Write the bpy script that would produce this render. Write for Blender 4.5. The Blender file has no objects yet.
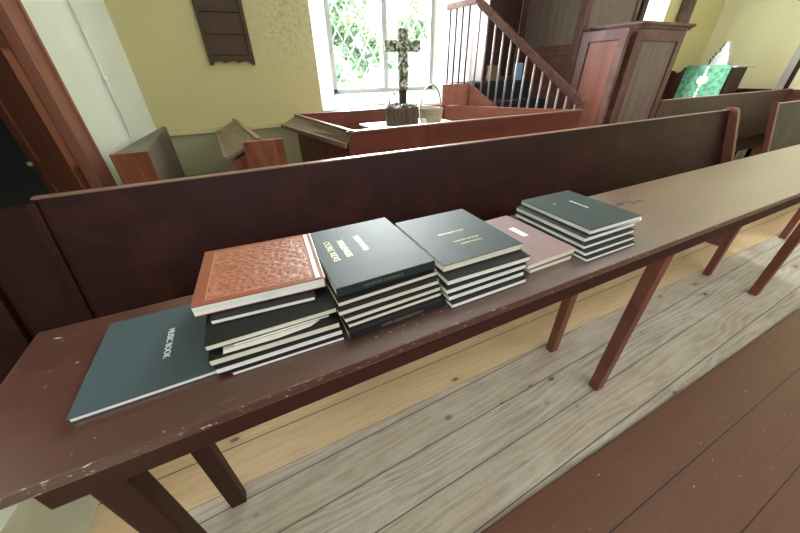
import bpy, bmesh, math, random
from mathutils import Vector, Matrix
random.seed(7)
S = bpy.context.scene
COL = S.collection
# ------------------------------------------------------------ camera
cam = bpy.data.cameras.new('camera'); co = bpy.data.objects.new('camera', cam); COL.objects.link(co)
cam.sensor_width = 36; cam.lens = 306/800*36; cam.clip_start = .02; cam.clip_end = 200
MX = [[0.898186,-0.250014,0.361601],[-0.439264,-0.477461,0.760972],[-0.017604,-0.842333,-0.53867]]
R = Matrix([[r[0], -r[1], -r[2]] for r in MX])
co.matrix_world = Matrix.Translation((0,0,1.31)) @ R.to_4x4()
S.camera = co
# ------------------------------------------------------------ sky, daylight, exposure
w = bpy.data.worlds.new('overcast_sky'); S.world = w; w.use_nodes = True
bg = w.node_tree.nodes['Background']; bg.inputs[0].default_value = (.86,.94,1,1); bg.inputs[1].default_value = 1.0
S.view_settings.view_transform = 'Standard'; S.view_settings.look = 'None'
S.view_settings.gamma = 1; S.view_settings.use_curve_mapping = False
S.view_settings.exposure = 1.0
def area(name, loc, rot, sx, sy, power, col=(1,1,1)):
    l = bpy.data.lights.new(name, 'AREA'); l.shape = 'RECTANGLE'; l.size = sx; l.size_y = sy; l.energy = power; l.color = col
    o = bpy.data.objects.new(name, l); COL.objects.link(o); o.location = loc; o.rotation_euler = rot; return o
H90 = math.pi/2
# daylight through the north windows, plus added west and south fill lamps
area('north_window_daylight', (1.63, 4.5, 2.3), (-H90,0,0), 1.9, 2.2, 620, (.93,.98,1))
area('west_window_daylight', (-1.50, -1.35, 2.35), (H90,0,-H90-.2), 1.1, 1.4, 7, (1,.98,.94))  # unseen lamp added to light the table legs from the left
for x in (-.4, 2.2, 4.8): area('high_south_window_daylight', (x, -2.95, 2.75), (H90,0,0), 1.3, 1.0, 18, (1,.98,.93))  # unseen high lamps added as front fill for page edges and floor
area('north_window_daylight', (5.0, 4.5, 2.3), (-H90,0,0), 1.9, 2.2, 820, (.93,.98,1))

# ------------------------------------------------------------ materials
def nd(nt, t, **k):
    n = nt.nodes.new(t)
    for a, b in k.items(): setattr(n, a, b)
    return n
def newmat(name):
    m = bpy.data.materials.new(name); m.use_nodes = True
    nt = m.node_tree; b = nt.nodes['Principled BSDF']; return m, nt, b
def math_(nt, op, a, b=None, c=None):
    n = nd(nt, 'ShaderNodeMath', operation=op)
    for i, v in enumerate((a, b, c)):
        if v is None: continue
        if isinstance(v, (int, float)): n.inputs[i].default_value = v
        else: nt.links.new(v, n.inputs[i])
    return n.outputs[0]
def mixc(nt, f, a, b, bt='MIX'):
    n = nd(nt, 'ShaderNodeMix', data_type='RGBA', blend_type=bt)
    for i, v in ((0, f), (6, a), (7, b)):
        if isinstance(v, (int, float)): n.inputs[i].default_value = v
        elif isinstance(v, tuple): n.inputs[i].default_value = (*v[:3], 1)
        else: nt.links.new(v, n.inputs[i])
    return n.outputs[2]
def ramp(nt, f, lo, hi):
    n = nd(nt, 'ShaderNodeMapRange'); nt.links.new(f, n.inputs[0]); n.inputs[1].default_value = lo; n.inputs[2].default_value = hi
    return n.outputs[0]
def noise(nt, vec, scale, detail=4, rough=.6):
    n = nd(nt, 'ShaderNodeTexNoise'); n.inputs['Scale'].default_value = scale; n.inputs['Detail'].default_value = detail; n.inputs['Roughness'].default_value = rough
    nt.links.new(vec, n.inputs['Vector']); return n.outputs['Fac']
def coords(nt, stretch=(1,1,1), rot=(0,0,0)):
    tc = nd(nt, 'ShaderNodeTexCoord'); mp = nd(nt, 'ShaderNodeMapping'); mp.inputs['Scale'].default_value = stretch; mp.inputs['Rotation'].default_value = rot
    nt.links.new(tc.outputs['Object'], mp.inputs['Vector']); return mp.outputs['Vector']
def bump(nt, b, h, s, d=.01):
    n = nd(nt, 'ShaderNodeBump'); n.inputs['Strength'].default_value = s; n.inputs['Distance'].default_value = d
    nt.links.new(h, n.inputs['Height']); nt.links.new(n.outputs[0], b.inputs['Normal'])
def plain(name, col, rough=.6, metal=0, var=.12, scale=30, spec=.5):
    m, nt, b = newmat(name)
    v = coords(nt); f = noise(nt, v, scale)
    nt.links.new(mixc(nt, f, tuple(c*(1-var) for c in col), tuple(min(1,c*(1+var)) for c in col)), b.inputs['Base Color'])
    b.inputs['Roughness'].default_value = rough; b.inputs['Metallic'].default_value = metal; b.inputs['Specular IOR Level'].default_value = spec
    bump(nt, b, f, .15, .002); return m
def wood(name, c1, c2, axis=0, rough=.35, spec=.5, worn=None, wornamt=.62, fine=1.0):
    """grain runs along axis (0,1,2)"""
    m, nt, b = newmat(name)
    st = [9*fine,9*fine,9*fine]; st[axis] = .7*fine
    v = coords(nt, tuple(st)); g = noise(nt, v, 1.6, 8, .65)
    g2 = noise(nt, coords(nt, tuple(s*5 for s in st)), 2.0, 4)
    f = ramp(nt, math_(nt, 'ADD', math_(nt, 'MULTIPLY', g, .7), math_(nt, 'MULTIPLY', g2, .3)), .35, .65)
    c = mixc(nt, f, c1, c2)
    if worn:
        wn = noise(nt, coords(nt), 3.0, 5, .65); c = mixc(nt, math_(nt,'MULTIPLY',ramp(nt, wn, wornamt-.1, wornamt+.1), .7), c, worn)
    nt.links.new(c, b.inputs['Base Color'])
    r = math_(nt, 'MULTIPLY_ADD', noise(nt, coords(nt), 7, 5), .22, rough-.11); nt.links.new(r, b.inputs['Roughness'])
    b.inputs['Specular IOR Level'].default_value = spec*.55
    bump(nt, b, f, .12, .002); return m
def chipped(name, c1, c2, rough):
    """old brown gloss paint with pale scuffs and chips, worn along the front edge"""
    m, nt, b = newmat(name)
    g = noise(nt, coords(nt, (.8, 14, 14)), 2.2, 7)
    c = mixc(nt, ramp(nt, g, .3, .7), c1, c2)
    s = noise(nt, coords(nt, (60, 120, 80), (0,0,.5)), 1.0, 2, .5); area_ = noise(nt, coords(nt), 5.0, 3)
    ch = math_(nt, 'MULTIPLY', ramp(nt, s, .70, .73), ramp(nt, area_, .47, .58))
    s2 = noise(nt, coords(nt, (14, 150, 80), (0,0,-.7)), 1.0, 3, .5)
    ch2 = math_(nt, 'MULTIPLY', ramp(nt, s2, .69, .75), .3)
    tc = nd(nt, 'ShaderNodeTexCoord'); sep = nd(nt, 'ShaderNodeSeparateXYZ'); nt.links.new(tc.outputs['Object'], sep.inputs[0])
    ed = ramp(nt, sep.outputs[1], -.192, -.1945)
    e2 = noise(nt, coords(nt, (70, 220, 120)), 1.0, 3, .6)
    ch3 = math_(nt, 'MULTIPLY', ed, ramp(nt, e2, .62, .66))
    c = mixc(nt, math_(nt, 'MAXIMUM', math_(nt, 'MAXIMUM', ch, ch2), ch3), c, (.55,.50,.44))
    nt.links.new(c, b.inputs['Base Color'])
    r = math_(nt, 'MULTIPLY_ADD', noise(nt, coords(nt,(1,3,3)), 3, 5), .16, rough-.08); nt.links.new(r, b.inputs['Roughness'])
    b.inputs['Specular IOR Level'].default_value = .8; b.inputs['Coat Weight'].default_value = .7; b.inputs['Coat Roughness'].default_value = .32; bump(nt, b, g, .06, .002); return m
def planks(name, width, c1, c2, tint, rough, y0=0, knots=True, dust=None, chips=0, rot=0, seam=(.02,.015,.01)):
    m, nt, b = newmat(name)
    tc = nd(nt, 'ShaderNodeTexCoord'); mp = nd(nt, 'ShaderNodeMapping'); mp.inputs['Rotation'].default_value = (0,0,rot)
    nt.links.new(tc.outputs['Object'], mp.inputs['Vector'])
    sep = nd(nt, 'ShaderNodeSeparateXYZ'); nt.links.new(mp.outputs[0], sep.inputs[0])
    yy = math_(nt, 'DIVIDE', math_(nt, 'SUBTRACT', sep.outputs[1], y0), width)
    idx = math_(nt, 'FLOOR', yy); fr = math_(nt, 'FRACT', yy)
    edge = math_(nt, 'MINIMUM', fr, math_(nt, 'SUBTRACT', 1.0, fr))
    sm = math_(nt, 'LESS_THAN', edge, .0022/width)
    # per plank offset
    xo = math_(nt, 'MULTIPLY_ADD', idx, 7.31, sep.outputs[0])
    cb = nd(nt, 'ShaderNodeCombineXYZ'); nt.links.new(xo, cb.inputs[0]); nt.links.new(sep.outputs[1], cb.inputs[1])
    def sc(v, s):
        n = nd(nt, 'ShaderNodeVectorMath', operation='MULTIPLY'); nt.links.new(v, n.inputs[0]); n.inputs[1].default_value = s; return n.outputs[0]
    warp = noise(nt, sc(cb.outputs[0], (.9,5,1)), 1.2, 2)
    ring = math_(nt, 'SINE', math_(nt, 'MULTIPLY_ADD', warp, 46, math_(nt, 'MULTIPLY', sep.outputs[1], 190)))
    fine = noise(nt, sc(cb.outputs[0], (2.5,110,1)), 1.0, 5, .65)
    g = math_(nt, 'ADD', math_(nt, 'MULTIPLY', math_(nt, 'MULTIPLY_ADD', ring, .5, .5), .15 if knots else .02), math_(nt, 'MULTIPLY', fine, .85))
    c = mixc(nt, ramp(nt, g, .25, .72), c1, c2)
    wn = nd(nt, 'ShaderNodeTexWhiteNoise', noise_dimensions='1D'); nt.links.new(idx, wn.inputs['W'])
    c = mixc(nt, math_(nt, 'MULTIPLY', wn.outputs['Value'], .5), c, tint)
    if knots:
        vo = nd(nt, 'ShaderNodeTexVoronoi'); vo.inputs['Scale'].default_value = 1.0; nt.links.new(sc(cb.outputs[0], (4.0, 8.0, 1)), vo.inputs['Vector'])
        kd = vo.outputs['Distance']
        core = ramp(nt, kd, .10, .05)
        halo = math_(nt, 'MULTIPLY', math_(nt, 'MULTIPLY_ADD', math_(nt, 'SINE', math_(nt, 'MULTIPLY', kd, 110)), .5, .5), ramp(nt, kd, .34, .1))
        c = mixc(nt, math_(nt, 'MULTIPLY', halo, .22), c, tuple(x*.35 for x in c1))
        c = mixc(nt, math_(nt, 'MULTIPLY', core, .85), c, tuple(x*.2 for x in c1))
    if dust:
        dn = noise(nt, sc(cb.outputs[0], (1.5,3,1)), 2.0, 6, .7); c = mixc(nt, math_(nt, 'MULTIPLY', ramp(nt, dn, .45, .7), .55), c, dust)
    if chips:
        cn = noise(nt, sc(cb.outputs[0], (30,55,1)), 1.0, 2); c = mixc(nt, ramp(nt, cn, chips, chips+.02), c, (.5,.46,.4))
    c = mixc(nt, sm, c, seam)
    nt.links.new(c, b.inputs['Base Color'])
    r = math_(nt, 'MULTIPLY_ADD', fine, .25, rough-.12); nt.links.new(r, b.inputs['Roughness'])
    h = math_(nt, 'SUBTRACT', math_(nt, 'MULTIPLY', fine, .4), sm); bump(nt, b, h, .5, .004)
    return m
def plaster(name, col, stain=None, mould=None):
    m, nt, b = newmat(name)
    f = noise(nt, coords(nt), 2.2, 6); c = mixc(nt, f, tuple(x*.93 for x in col), tuple(min(1,x*1.05) for x in col))
    if mould:
        tc = nd(nt, 'ShaderNodeTexCoord'); mp = nd(nt, 'ShaderNodeMapping', vector_type='POINT')
        mp.inputs['Location'].default_value = tuple(-a for a in mould); nt.links.new(tc.outputs['Object'], mp.inputs['Vector'])
        ln = nd(nt, 'ShaderNodeVectorMath', operation='LENGTH'); nt.links.new(mp.outputs[0], ln.inputs[0])
        msk = ramp(nt, ln.outputs['Value'], .55, .08)
        sp = noise(nt, coords(nt), 30, 8, .8)
        c = mixc(nt, math_(nt, 'MULTIPLY', math_(nt, 'MULTIPLY', msk, ramp(nt, sp, .47, .6)), .75), c, (.22,.22,.16))
    nt.links.new(c, b.inputs['Base Color']); b.inputs['Roughness'].default_value = .75
    bump(nt, b, noise(nt, coords(nt), 14, 8), .25, .006); return m

M = {}
M['table'] = chipped('brown_table_paint', (.095,.036,.024), (.062,.023,.016), .30)
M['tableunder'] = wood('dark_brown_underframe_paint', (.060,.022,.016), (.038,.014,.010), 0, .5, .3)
M['tablelegdark'] = wood('dark_leg_paint', (.060,.022,.016), (.038,.014,.010), 2, .5, .3)  # shaded copy of the leg paint, for the dim left legs
M['tableleg'] = wood('red_brown_leg_paint', (.22,.075,.052), (.15,.05,.036), 2, .45, worn=(.27,.12,.08))  # lit copy of the same leg paint, lightened for the right legs
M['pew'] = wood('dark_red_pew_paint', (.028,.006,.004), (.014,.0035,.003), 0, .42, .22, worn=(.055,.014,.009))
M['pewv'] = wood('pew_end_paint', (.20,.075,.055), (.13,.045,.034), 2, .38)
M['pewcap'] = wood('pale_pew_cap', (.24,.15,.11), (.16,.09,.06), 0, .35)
M['box'] = wood('box_pew_wood', (.16,.045,.028), (.10,.028,.018), 0, .35, worn=(.2,.075,.05))
M['boxv'] = wood('upright_red_wood', (.22,.075,.04), (.10,.032,.018), 2, .4)
M['boxlight'] = wood('light_red_wood', (.36,.16,.12), (.25,.10,.075), 1, .35)
M['shelf'] = wood('grey_brown_shelf', (.20,.15,.115), (.12,.085,.065), 1, .3, worn=(.26,.22,.18))
M['greyboard'] = wood('grey_brown_board', (.12,.085,.065), (.06,.04,.032), 1, .35)
M['end'] = wood('grained_pew_end', (.30,.105,.05), (.09,.028,.014), 2, .4, fine=1.4)
M['pulpit'] = wood('pulpit_wood', (.15,.062,.05), (.085,.034,.027), 2, .35, worn=(.24,.15,.12))
M['pulpitred'] = wood('pulpit_red_panel', (.27,.09,.06), (.17,.055,.036), 2, .4)
M['pulpitgrey'] = wood('pulpit_weathered_panel', (.20,.155,.13), (.12,.085,.07), 2, .4, fine=2)
M['dark'] = wood('dark_oak', (.05,.02,.015), (.03,.012,.009), 2, .45)
M['door'] = wood('orange_brown_door', (.30,.105,.05), (.20,.065,.03), 2, .4)
M['arch'] = wood('door_frame_wood', (.33,.14,.095), (.25,.10,.065), 2, .45)
M['rail'] = wood('handrail_wood', (.15,.08,.065), (.09,.045,.035), 0, .28)
M['bal'] = plain('baluster_paint', (.32,.27,.24), .3)  # pale tone paints the white highlights on the sloping balusters
M['wallN'] = plaster('olive_cream_plaster', (.55,.50,.25), mould=(.62,3.3,1.72))
M['wallL'] = plaster('pale_green_plaster', (.86,.92,.81))
M['wallE'] = plaster('cream_plaster', (.80,.77,.50))
M['white'] = plaster('white_reveal', (.66,.70,.64))
M['dado'] = plaster('green_grey_dado', (.36,.35,.20))
M['ceil'] = plaster('ceiling_white', (.8,.8,.72))
M['whitep'] = plain('white_gloss_paint', (.48,.48,.46), .4)
M['sill'] = plain('blue_white_slate_sill', (.38,.44,.46), .4, scale=9)
M['lead'] = plain('lead_came', (.26,.28,.27), .5, .2)
M['frame'] = plain('grey_window_frame', (.42,.44,.42), .5)
M['grey'] = planks('weathered_grey_boards', .155, (.22,.18,.135), (.62,.555,.46), (.46,.385,.29), .6, y0=.235, dust=(.66,.62,.56), rot=-.03, seam=(.12,.10,.08))
M['pine'] = planks('yellow_pine_boards', .17, (.55,.38,.21), (.72,.54,.33), (.60,.42,.25), .5, y0=.745, dust=None, seam=(.14,.08,.04))
M['brown'] = planks('brown_painted_boards', .19, (.150,.058,.030), (.105,.038,.020), (.16,.060,.032), .34, y0=.235, knots=False, chips=.735, seam=(.015,.008,.005))
M['stone'] = plain('cream_flagstone', (.50,.46,.33), .7, scale=8)
M['cover'] = plain('black_green_cloth', (.017,.030,.028), .6, scale=300, var=.35, spec=.38)  # green-black cloth, base colour raised to stand in for teal sheen
M['coverblue'] = plain('blue_grey_cloth', (.05,.075,.085), .45, scale=250, var=.25)
M['coverblack'] = plain('black_cloth', (.008,.009,.010), .5, scale=300, var=.3, spec=.4)
M['pink'] = plain('faded_mauve_paper', (.21,.135,.13), .55, scale=12, var=.15)
M['gold'] = plain('gold_foil', (.38,.37,.20), .4, .3)
M['dimgold'] = plain('dull_gold_foil', (.13,.125,.10), .5, .2)
M['silver'] = plain('silver_foil', (.72,.74,.72), .4, .2)
M['paper'] = plain('white_paper', (.78,.78,.73), .7)
M['navy'] = plain('navy_carpet', (.004,.012,.024), .9, scale=90, var=.3)
M['blue'] = plain('light_blue_cloth', (.22,.38,.60), .8)
M['steel'] = plain('grey_metal', (.35,.34,.31), .35, .8)
M['bark'] = wood('log_bark', (.15,.11,.08), (.04,.028,.02), 2, .9, fine=3)
M['slate'] = plain('dark_slate', (.03,.035,.04), .5)  # near black painted as shade, for the lobby and the ornament's shadow
M['jar'] = plain('white_china', (.8,.8,.76), .3)
M['board'] = wood('oak_hymn_board', (.070,.038,.012), (.042,.022,.007), 0, .5)
def pages_mat(name, col):
    m, nt, b = newmat(name)
    f = noise(nt, coords(nt, (3,3,900)), 1.0, 3, .6)
    g = noise(nt, coords(nt, (1,1,1)), 9.0, 4, .6)
    c = mixc(nt, ramp(nt, f, .35, .65), tuple(x*.72 for x in col), col)
    c = mixc(nt, math_(nt,'MULTIPLY',ramp(nt, g, .5, .7), .3), c, (.42,.36,.24)); nt.links.new(c, b.inputs['Base Color'])
    b.inputs['Roughness'].default_value = .8; bump(nt, b, f, .4, .001); return m
M['pages'] = pages_mat('page_edges_cream', (.84,.80,.68))
M['pageswhite'] = pages_mat('page_edges_white', (.93,.94,.92))
def album_mat():
    m, nt, b = newmat('tooled_tan_leather')
    v = coords(nt); vo = nd(nt, 'ShaderNodeTexVoronoi', feature='SMOOTH_F1'); vo.inputs['Scale'].default_value = 95; nt.links.new(v, vo.inputs['Vector'])
    wv = noise(nt, v, 130, 4, .8)
    pat = ramp(nt, math_(nt, 'ADD', math_(nt,'MULTIPLY',vo.outputs['Distance'],.6), math_(nt,'MULTIPLY',wv,.55)), .35, .7)
    sep = nd(nt, 'ShaderNodeSeparateXYZ'); nt.links.new(v, sep.inputs[0])
    ax = math_(nt, 'ABSOLUTE', sep.outputs[0]); ay = math_(nt, 'ABSOLUTE', sep.outputs[1])
    inside = math_(nt, 'MULTIPLY', math_(nt,'LESS_THAN',ax,.100), math_(nt,'LESS_THAN',ay,.098))
    inner = math_(nt, 'MULTIPLY', math_(nt,'LESS_THAN',ax,.097), math_(nt,'LESS_THAN',ay,.095))
    line = math_(nt, 'SUBTRACT', inside, inner)
    h = math_(nt, 'MAXIMUM', math_(nt, 'MULTIPLY', pat, inner), line)
    c = mixc(nt, h, (.22,.065,.03), (.36,.135,.075)); nt.links.new(c, b.inputs['Base Color'])
    b.inputs['Roughness'].default_value = .38; bump(nt, b, h, .6, .0015); return m
M['album'] = album_mat()
def wicker():
    m, nt, b = newmat('woven_wicker')
    v = coords(nt, (1,1,1)); wv = nd(nt, 'ShaderNodeTexWave', wave_type='BANDS', bands_direction='Z'); wv.inputs['Scale'].default_value = 35; nt.links.new(v, wv.inputs['Vector'])
    c = mixc(nt, wv.outputs['Fac'], (.30,.24,.15), (.55,.50,.36)); nt.links.new(c, b.inputs['Base Color']); b.inputs['Roughness'].default_value = .7
    bump(nt, b, wv.outputs['Fac'], .6, .004); return m
M['wicker'] = wicker()
def frontal_mat():
    m, nt, b = newmat('green_damask')
    v = coords(nt); vo = nd(nt, 'ShaderNodeTexVoronoi'); vo.inputs['Scale'].default_value = 18; nt.links.new(v, vo.inputs['Vector'])
    f = ramp(nt, math_(nt,'ADD',math_(nt,'MULTIPLY',vo.outputs['Distance'],.7),math_(nt,'MULTIPLY',noise(nt, v, 30, 5, .7),.5)), .35, .75)
    c = mixc(nt, f, (.008,.09,.045), (.06,.25,.14)); nt.links.new(c, b.inputs['Base Color']); b.inputs['Roughness'].default_value = .55; return m
M['green'] = frontal_mat()
def mosaic():
    m, nt, b = newmat('flower_decked_cross')
    v = coords(nt); vo = nd(nt, 'ShaderNodeTexVoronoi'); vo.inputs['Scale'].default_value = 55; nt.links.new(v, vo.inputs['Vector'])
    sp = nd(nt, 'ShaderNodeSeparateColor'); nt.links.new(vo.outputs['Color'], sp.inputs[0])
    c = mixc(nt, ramp(nt, sp.outputs[0], .45, .55), (.10,.17,.09), (.62,.68,.56)); c = mixc(nt, ramp(nt, sp.outputs[1], .85, .88), c, (.09,.05,.04))
    nt.links.new(c, b.inputs['Base Color']); b.inputs['Roughness'].default_value = .6; bump(nt, b, vo.outputs['Distance'], .8, .006); return m
M['mosaic'] = mosaic()
def glass():
    m, nt, b = newmat('window_glass')
    out = nt.nodes['Material Output']; tr = nd(nt, 'ShaderNodeBsdfTransparent'); gl = nd(nt, 'ShaderNodeBsdfGlossy'); gl.inputs['Roughness'].default_value = .05
    mx = nd(nt, 'ShaderNodeMixShader'); mx.inputs[0].default_value = .06
    nt.links.new(tr.outputs[0], mx.inputs[1]); nt.links.new(gl.outputs[0], mx.inputs[2]); nt.links.new(mx.outputs[0], out.inputs[0]); return m
M['glass'] = glass()
def leaf():
    m, nt, b = newmat('tree_leaves')
    f = noise(nt, coords(nt), 2.5, 3); nt.links.new(mixc(nt, ramp(nt,f,.4,.6), (.27,.50,.38), (.42,.60,.40)), b.inputs['Base Color']); b.inputs['Roughness'].default_value = .6
    return m
M['leaf'] = leaf()
M['trunk'] = plain('tree_bark', (.12,.09,.06), .9)
M['grass'] = plain('lawn', (.16,.28,.09), .9)

# ------------------------------------------------------------ mesh helpers
def V(*a): return Vector(a)
def box(bm, x0, x1, y0, y1, z0, z1, bev=0):
    return prism(bm, [(x0,y0),(x1,y0),(x1,y1),(x0,y1)], z0, z1, bev)
def prism(bm, pts, z0, z1, bev=0, axis='z'):
    """polygon pts extruded; axis z: (x,y), axis y: (x,z), axis x: (y,z)"""
    def mk(p, t):
        return {'z': V(p[0],p[1],t), 'y': V(p[0],t,p[1]), 'x': V(t,p[0],p[1])}[axis]
    return loft(bm, [mk(p, z0) for p in pts], [mk(p, z1) for p in pts], bev)
def loft(bm, A, B, bev=0):
    a = [bm.verts.new(p) for p in A]; b = [bm.verts.new(p) for p in B]
    fs = [bm.faces.new(a), bm.faces.new(b[::-1])]
    n = len(a)
    for i in range(n):
        fs.append(bm.faces.new((a[(i+1)%n], a[i], b[i], b[(i+1)%n])))
    bmesh.ops.recalc_face_normals(bm, faces=fs)
    if bev:
        es = list({e for f in fs for e in f.edges})
        bmesh.ops.bevel(bm, geom=es, offset=bev, segments=2, affect='EDGES', profile=.6, clamp_overlap=True)
    return fs
def tube(bm, pts, r, n=8, closed=False):
    pts = [Vector(p) for p in pts]; rings = []
    for i, p in enumerate(pts):
        if closed: d = pts[(i+1)%len(pts)] - pts[i-1]
        else: d = (pts[min(i+1,len(pts)-1)] - pts[max(i-1,0)])
        d.normalize(); up = V(0,0,1) if abs(d.z) < .9 else V(1,0,0)
        u = d.cross(up).normalized(); v = d.cross(u)
        rr = r[i] if isinstance(r, (list,tuple)) else r
        rings.append([bm.verts.new(p + (u*math.cos(t)+v*math.sin(t))*rr) for t in [2*math.pi*k/n for k in range(n)]])
    fs = []
    m = len(rings)
    for i in range(m if closed else m-1):
        a, b = rings[i], rings[(i+1)%m]
        for k in range(n): fs.append(bm.faces.new((a[k], a[(k+1)%n], b[(k+1)%n], b[k])))
    if not closed: fs += [bm.faces.new(rings[0][::-1]), bm.faces.new(rings[-1])]
    bmesh.ops.recalc_face_normals(bm, faces=fs)
def lathe(bm, cx, cy, prof, n=24, jit=0):
    rings = []
    jj = [1+random.uniform(-jit, jit) for _ in range(n)]
    for r, z in prof:
        rings.append([bm.verts.new((cx+r*jj[k]*math.cos(2*math.pi*k/n), cy+r*jj[k]*math.sin(2*math.pi*k/n), z)) for k in range(n)])
    fs = []
    for a, b in zip(rings, rings[1:]):
        for k in range(n): fs.append(bm.faces.new((a[k], a[(k+1)%n], b[(k+1)%n], b[k])))
    fs += [bm.faces.new(rings[0][::-1]), bm.faces.new(rings[-1])]
    bmesh.ops.recalc_face_normals(bm, faces=fs)
ORG = {}
def thing(name, label, cat, loc, group=None, rotz=0):
    o = bpy.data.objects.new(name, None); COL.objects.link(o); o.empty_display_size = .1
    o.location = loc; o.rotation_euler = (0,0,rotz); o['label'] = label; o['category'] = cat
    if group: o['group'] = group
    ORG[o.name] = Vector(loc); return o
def obj(name, bm, mat, parent=None, smooth=False, org=None, local=False):
    me = bpy.data.meshes.new(name)
    if org is None and parent is not None: org = ORG[parent.name]
    if org is not None and not local:
        for v in bm.verts: v.co -= Vector(org)
    if smooth:
        for f in bm.faces: f.smooth = True
    bm.to_mesh(me); bm.free()
    o = bpy.data.objects.new(name, me); COL.objects.link(o)
    if isinstance(mat, (list,tuple)):
        for m in mat: me.materials.append(M[m])
    else: me.materials.append(M[mat])
    if parent is not None:
        o.parent = parent; ORG[o.name] = Vector(org)
    elif org is not None:
        o.location = org; ORG[o.name] = Vector(org)
    return o
def tag(o, label, cat, group=None):
    o['label'] = label; o['category'] = cat
    if group: o['group'] = group
    return o
def struct(name, bm, mat, org=None, parent=None):
    o = obj(name, bm, mat, parent, org=org)
    if parent is None: o['kind'] = 'structure'
    return o
def B(): return bmesh.new()
def P(name, mat, parent, *boxes, bev=.003):
    bm = B()
    for b in boxes: box(bm, *b, bev=bev)
    return obj(name, bm, mat, parent)
def copy_tree(o, dloc, parent=None):
    c = o.copy(); COL.objects.link(c)
    if parent is None: c.location = o.location + Vector(dloc)
    else: c.parent = parent
    for ch in list(o.children): copy_tree(ch, dloc, c)
    return c

# ------------------------------------------------------------ room shell
YN, XE, YS, ZC = 3.3, 7.15, -3.0, 3.5
bm = B(); box(bm, -1.5, XE+.05, .235, .745, -.05, 0); struct('floor', bm, 'grey')
bm = B(); box(bm, -1.5, XE+.05, .745, 4.0, -.05, 0)
struct('trim_1', bm, 'pine').name = 'floor.001'
bm = B(); box(bm, -.52, XE+.05, YS-.1, .2345, -.05, .012, bev=.004); struct('floor.002', bm, 'brown')
bm = B(); box(bm, -3.5, -.521, YS-.1, .2345, -.05, .0); box(bm, -3.5, -1.5, .2345, 5, -.05, 0); struct('floor.003', bm, 'stone')
bm = B(); box(bm, -1.5, -.80, .2345, 3.3, -.0, .003); struct('floor.004', bm, 'stone')
bm = B(); box(bm, -3.6, XE+.3, YS-.2, 5, ZC, ZC+.1); struct('ceiling', bm, 'ceil')
# north wall with two splayed window openings
YG = 3.7
wins = [(.78, 2.48, 1.02, 2.24), (4.2, 5.75, 4.42, 5.5)]
bm = B(); top = 3.0; DADO = .89
xs = [-.62, wins[0][0], wins[0][1], wins[1][0], wins[1][1], XE+.2]
for a, b_ in ((xs[0],xs[1]),(xs[2],xs[3]),(xs[4],xs[5])): box(bm, a, b_, YN, YN+.5, DADO, ZC)
for (a, b_, c, d) in wins:
    box(bm, a, b_, YN, YN+.5, DADO, 1.0-.002); box(bm, a, b_, YN, YN+.5, top, ZC)
struct('wall_north', bm, 'wallN')
bm = B(); box(bm, -.62, XE+.2, YN-.004, YN+.5, 0, DADO-.001); struct('wall_north.001', bm, 'dado')
bm = B(); box(bm, -.60, .52, YN-.03, YN-.005, .885, .935, bev=.006); struct('trim_2', bm, 'wallN')
for wi, (a, b_, c, d) in enumerate(wins):
    bm = B()   # reveals
    prism(bm, [(a,YN),(c,YG),(c,YG+.1),(a,YG+.1)], 1.0, top); prism(bm, [(b_,YN),(b_,YG+.1),(d,YG+.1),(d,YG)], 1.0, top)
    struct('trim_%d' % (3+wi), bm, 'white')
    bm = B()   # sloping sill
    loft(bm, [V(a,YN-.02,1.0),V(b_,YN-.02,1.0),V(d,YG,1.115),V(c,YG,1.115)], [V(a,YN-.02,.975),V(b_,YN-.02,.975),V(d,YG,.98),V(c,YG,.98)], .004)
    struct('trim_%d' % (5+wi), bm, 'sill')
    root = bpy.data.objects.new('window_%d' % (wi+1), None); COL.objects.link(root); root['kind'] = 'structure'
    root.location = ((c+d)/2, YG, 1.115); ORG[root.name] = Vector(root.location)
    f = .045; mid = (c+d)/2
    P('window_frame', 'frame', root, (c,c+f,YG,YG+.06,1.115,top),(d-f,d,YG,YG+.06,1.115,top),(c,d,YG,YG+.06,1.11,1.11+f),(c,d,YG,YG+.06,top-f,top),(mid-.03,mid+.03,YG-.01,YG+.06,1.115,top))
    bm = B()
    def clip(p, q, x0, x1, z0, z1):
        t0, t1 = 0., 1.; dx, dz = q[0]-p[0], q[1]-p[1]
        for pp, qq in ((-dx, p[0]-x0), (dx, x1-p[0]), (-dz, p[1]-z0), (dz, z1-p[1])):
            if pp == 0:
                if qq < 0: return None
            else:
                t = qq/pp
                if pp < 0: t0 = max(t0, t)
                else: t1 = min(t1, t)
        if t0 >= t1: return None
        return (p[0]+t0*dx, p[1]+t0*dz), (p[0]+t1*dx, p[1]+t1*dz)
    for (x0, x1) in ((c+f, mid-.03), (mid+.03, d-f)):
        z0, z1 = 1.11+f, top-f; dw, dh = .128, .205
        for k in range(-18, 24):
            for s in (1, -1):
                xa = x0 + k*dw; p = (xa, z0); q = (xa + s*dw*12, z0 + dh*12)
                r = clip(p, q, x0, x1, z0, z1)
                if r: tube(bm, [(r[0][0],YG+.03,r[0][1]),(r[1][0],YG+.03,r[1][1])], .0055, 6)
    obj('lattice', bm, 'lead', root)
    P('pane', 'glass', root, (c+f,mid-.03,YG+.035,YG+.037,1.11+f,top-f),(mid+.03,d-f,YG+.035,YG+.037,1.11+f,top-f), bev=0)
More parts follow.
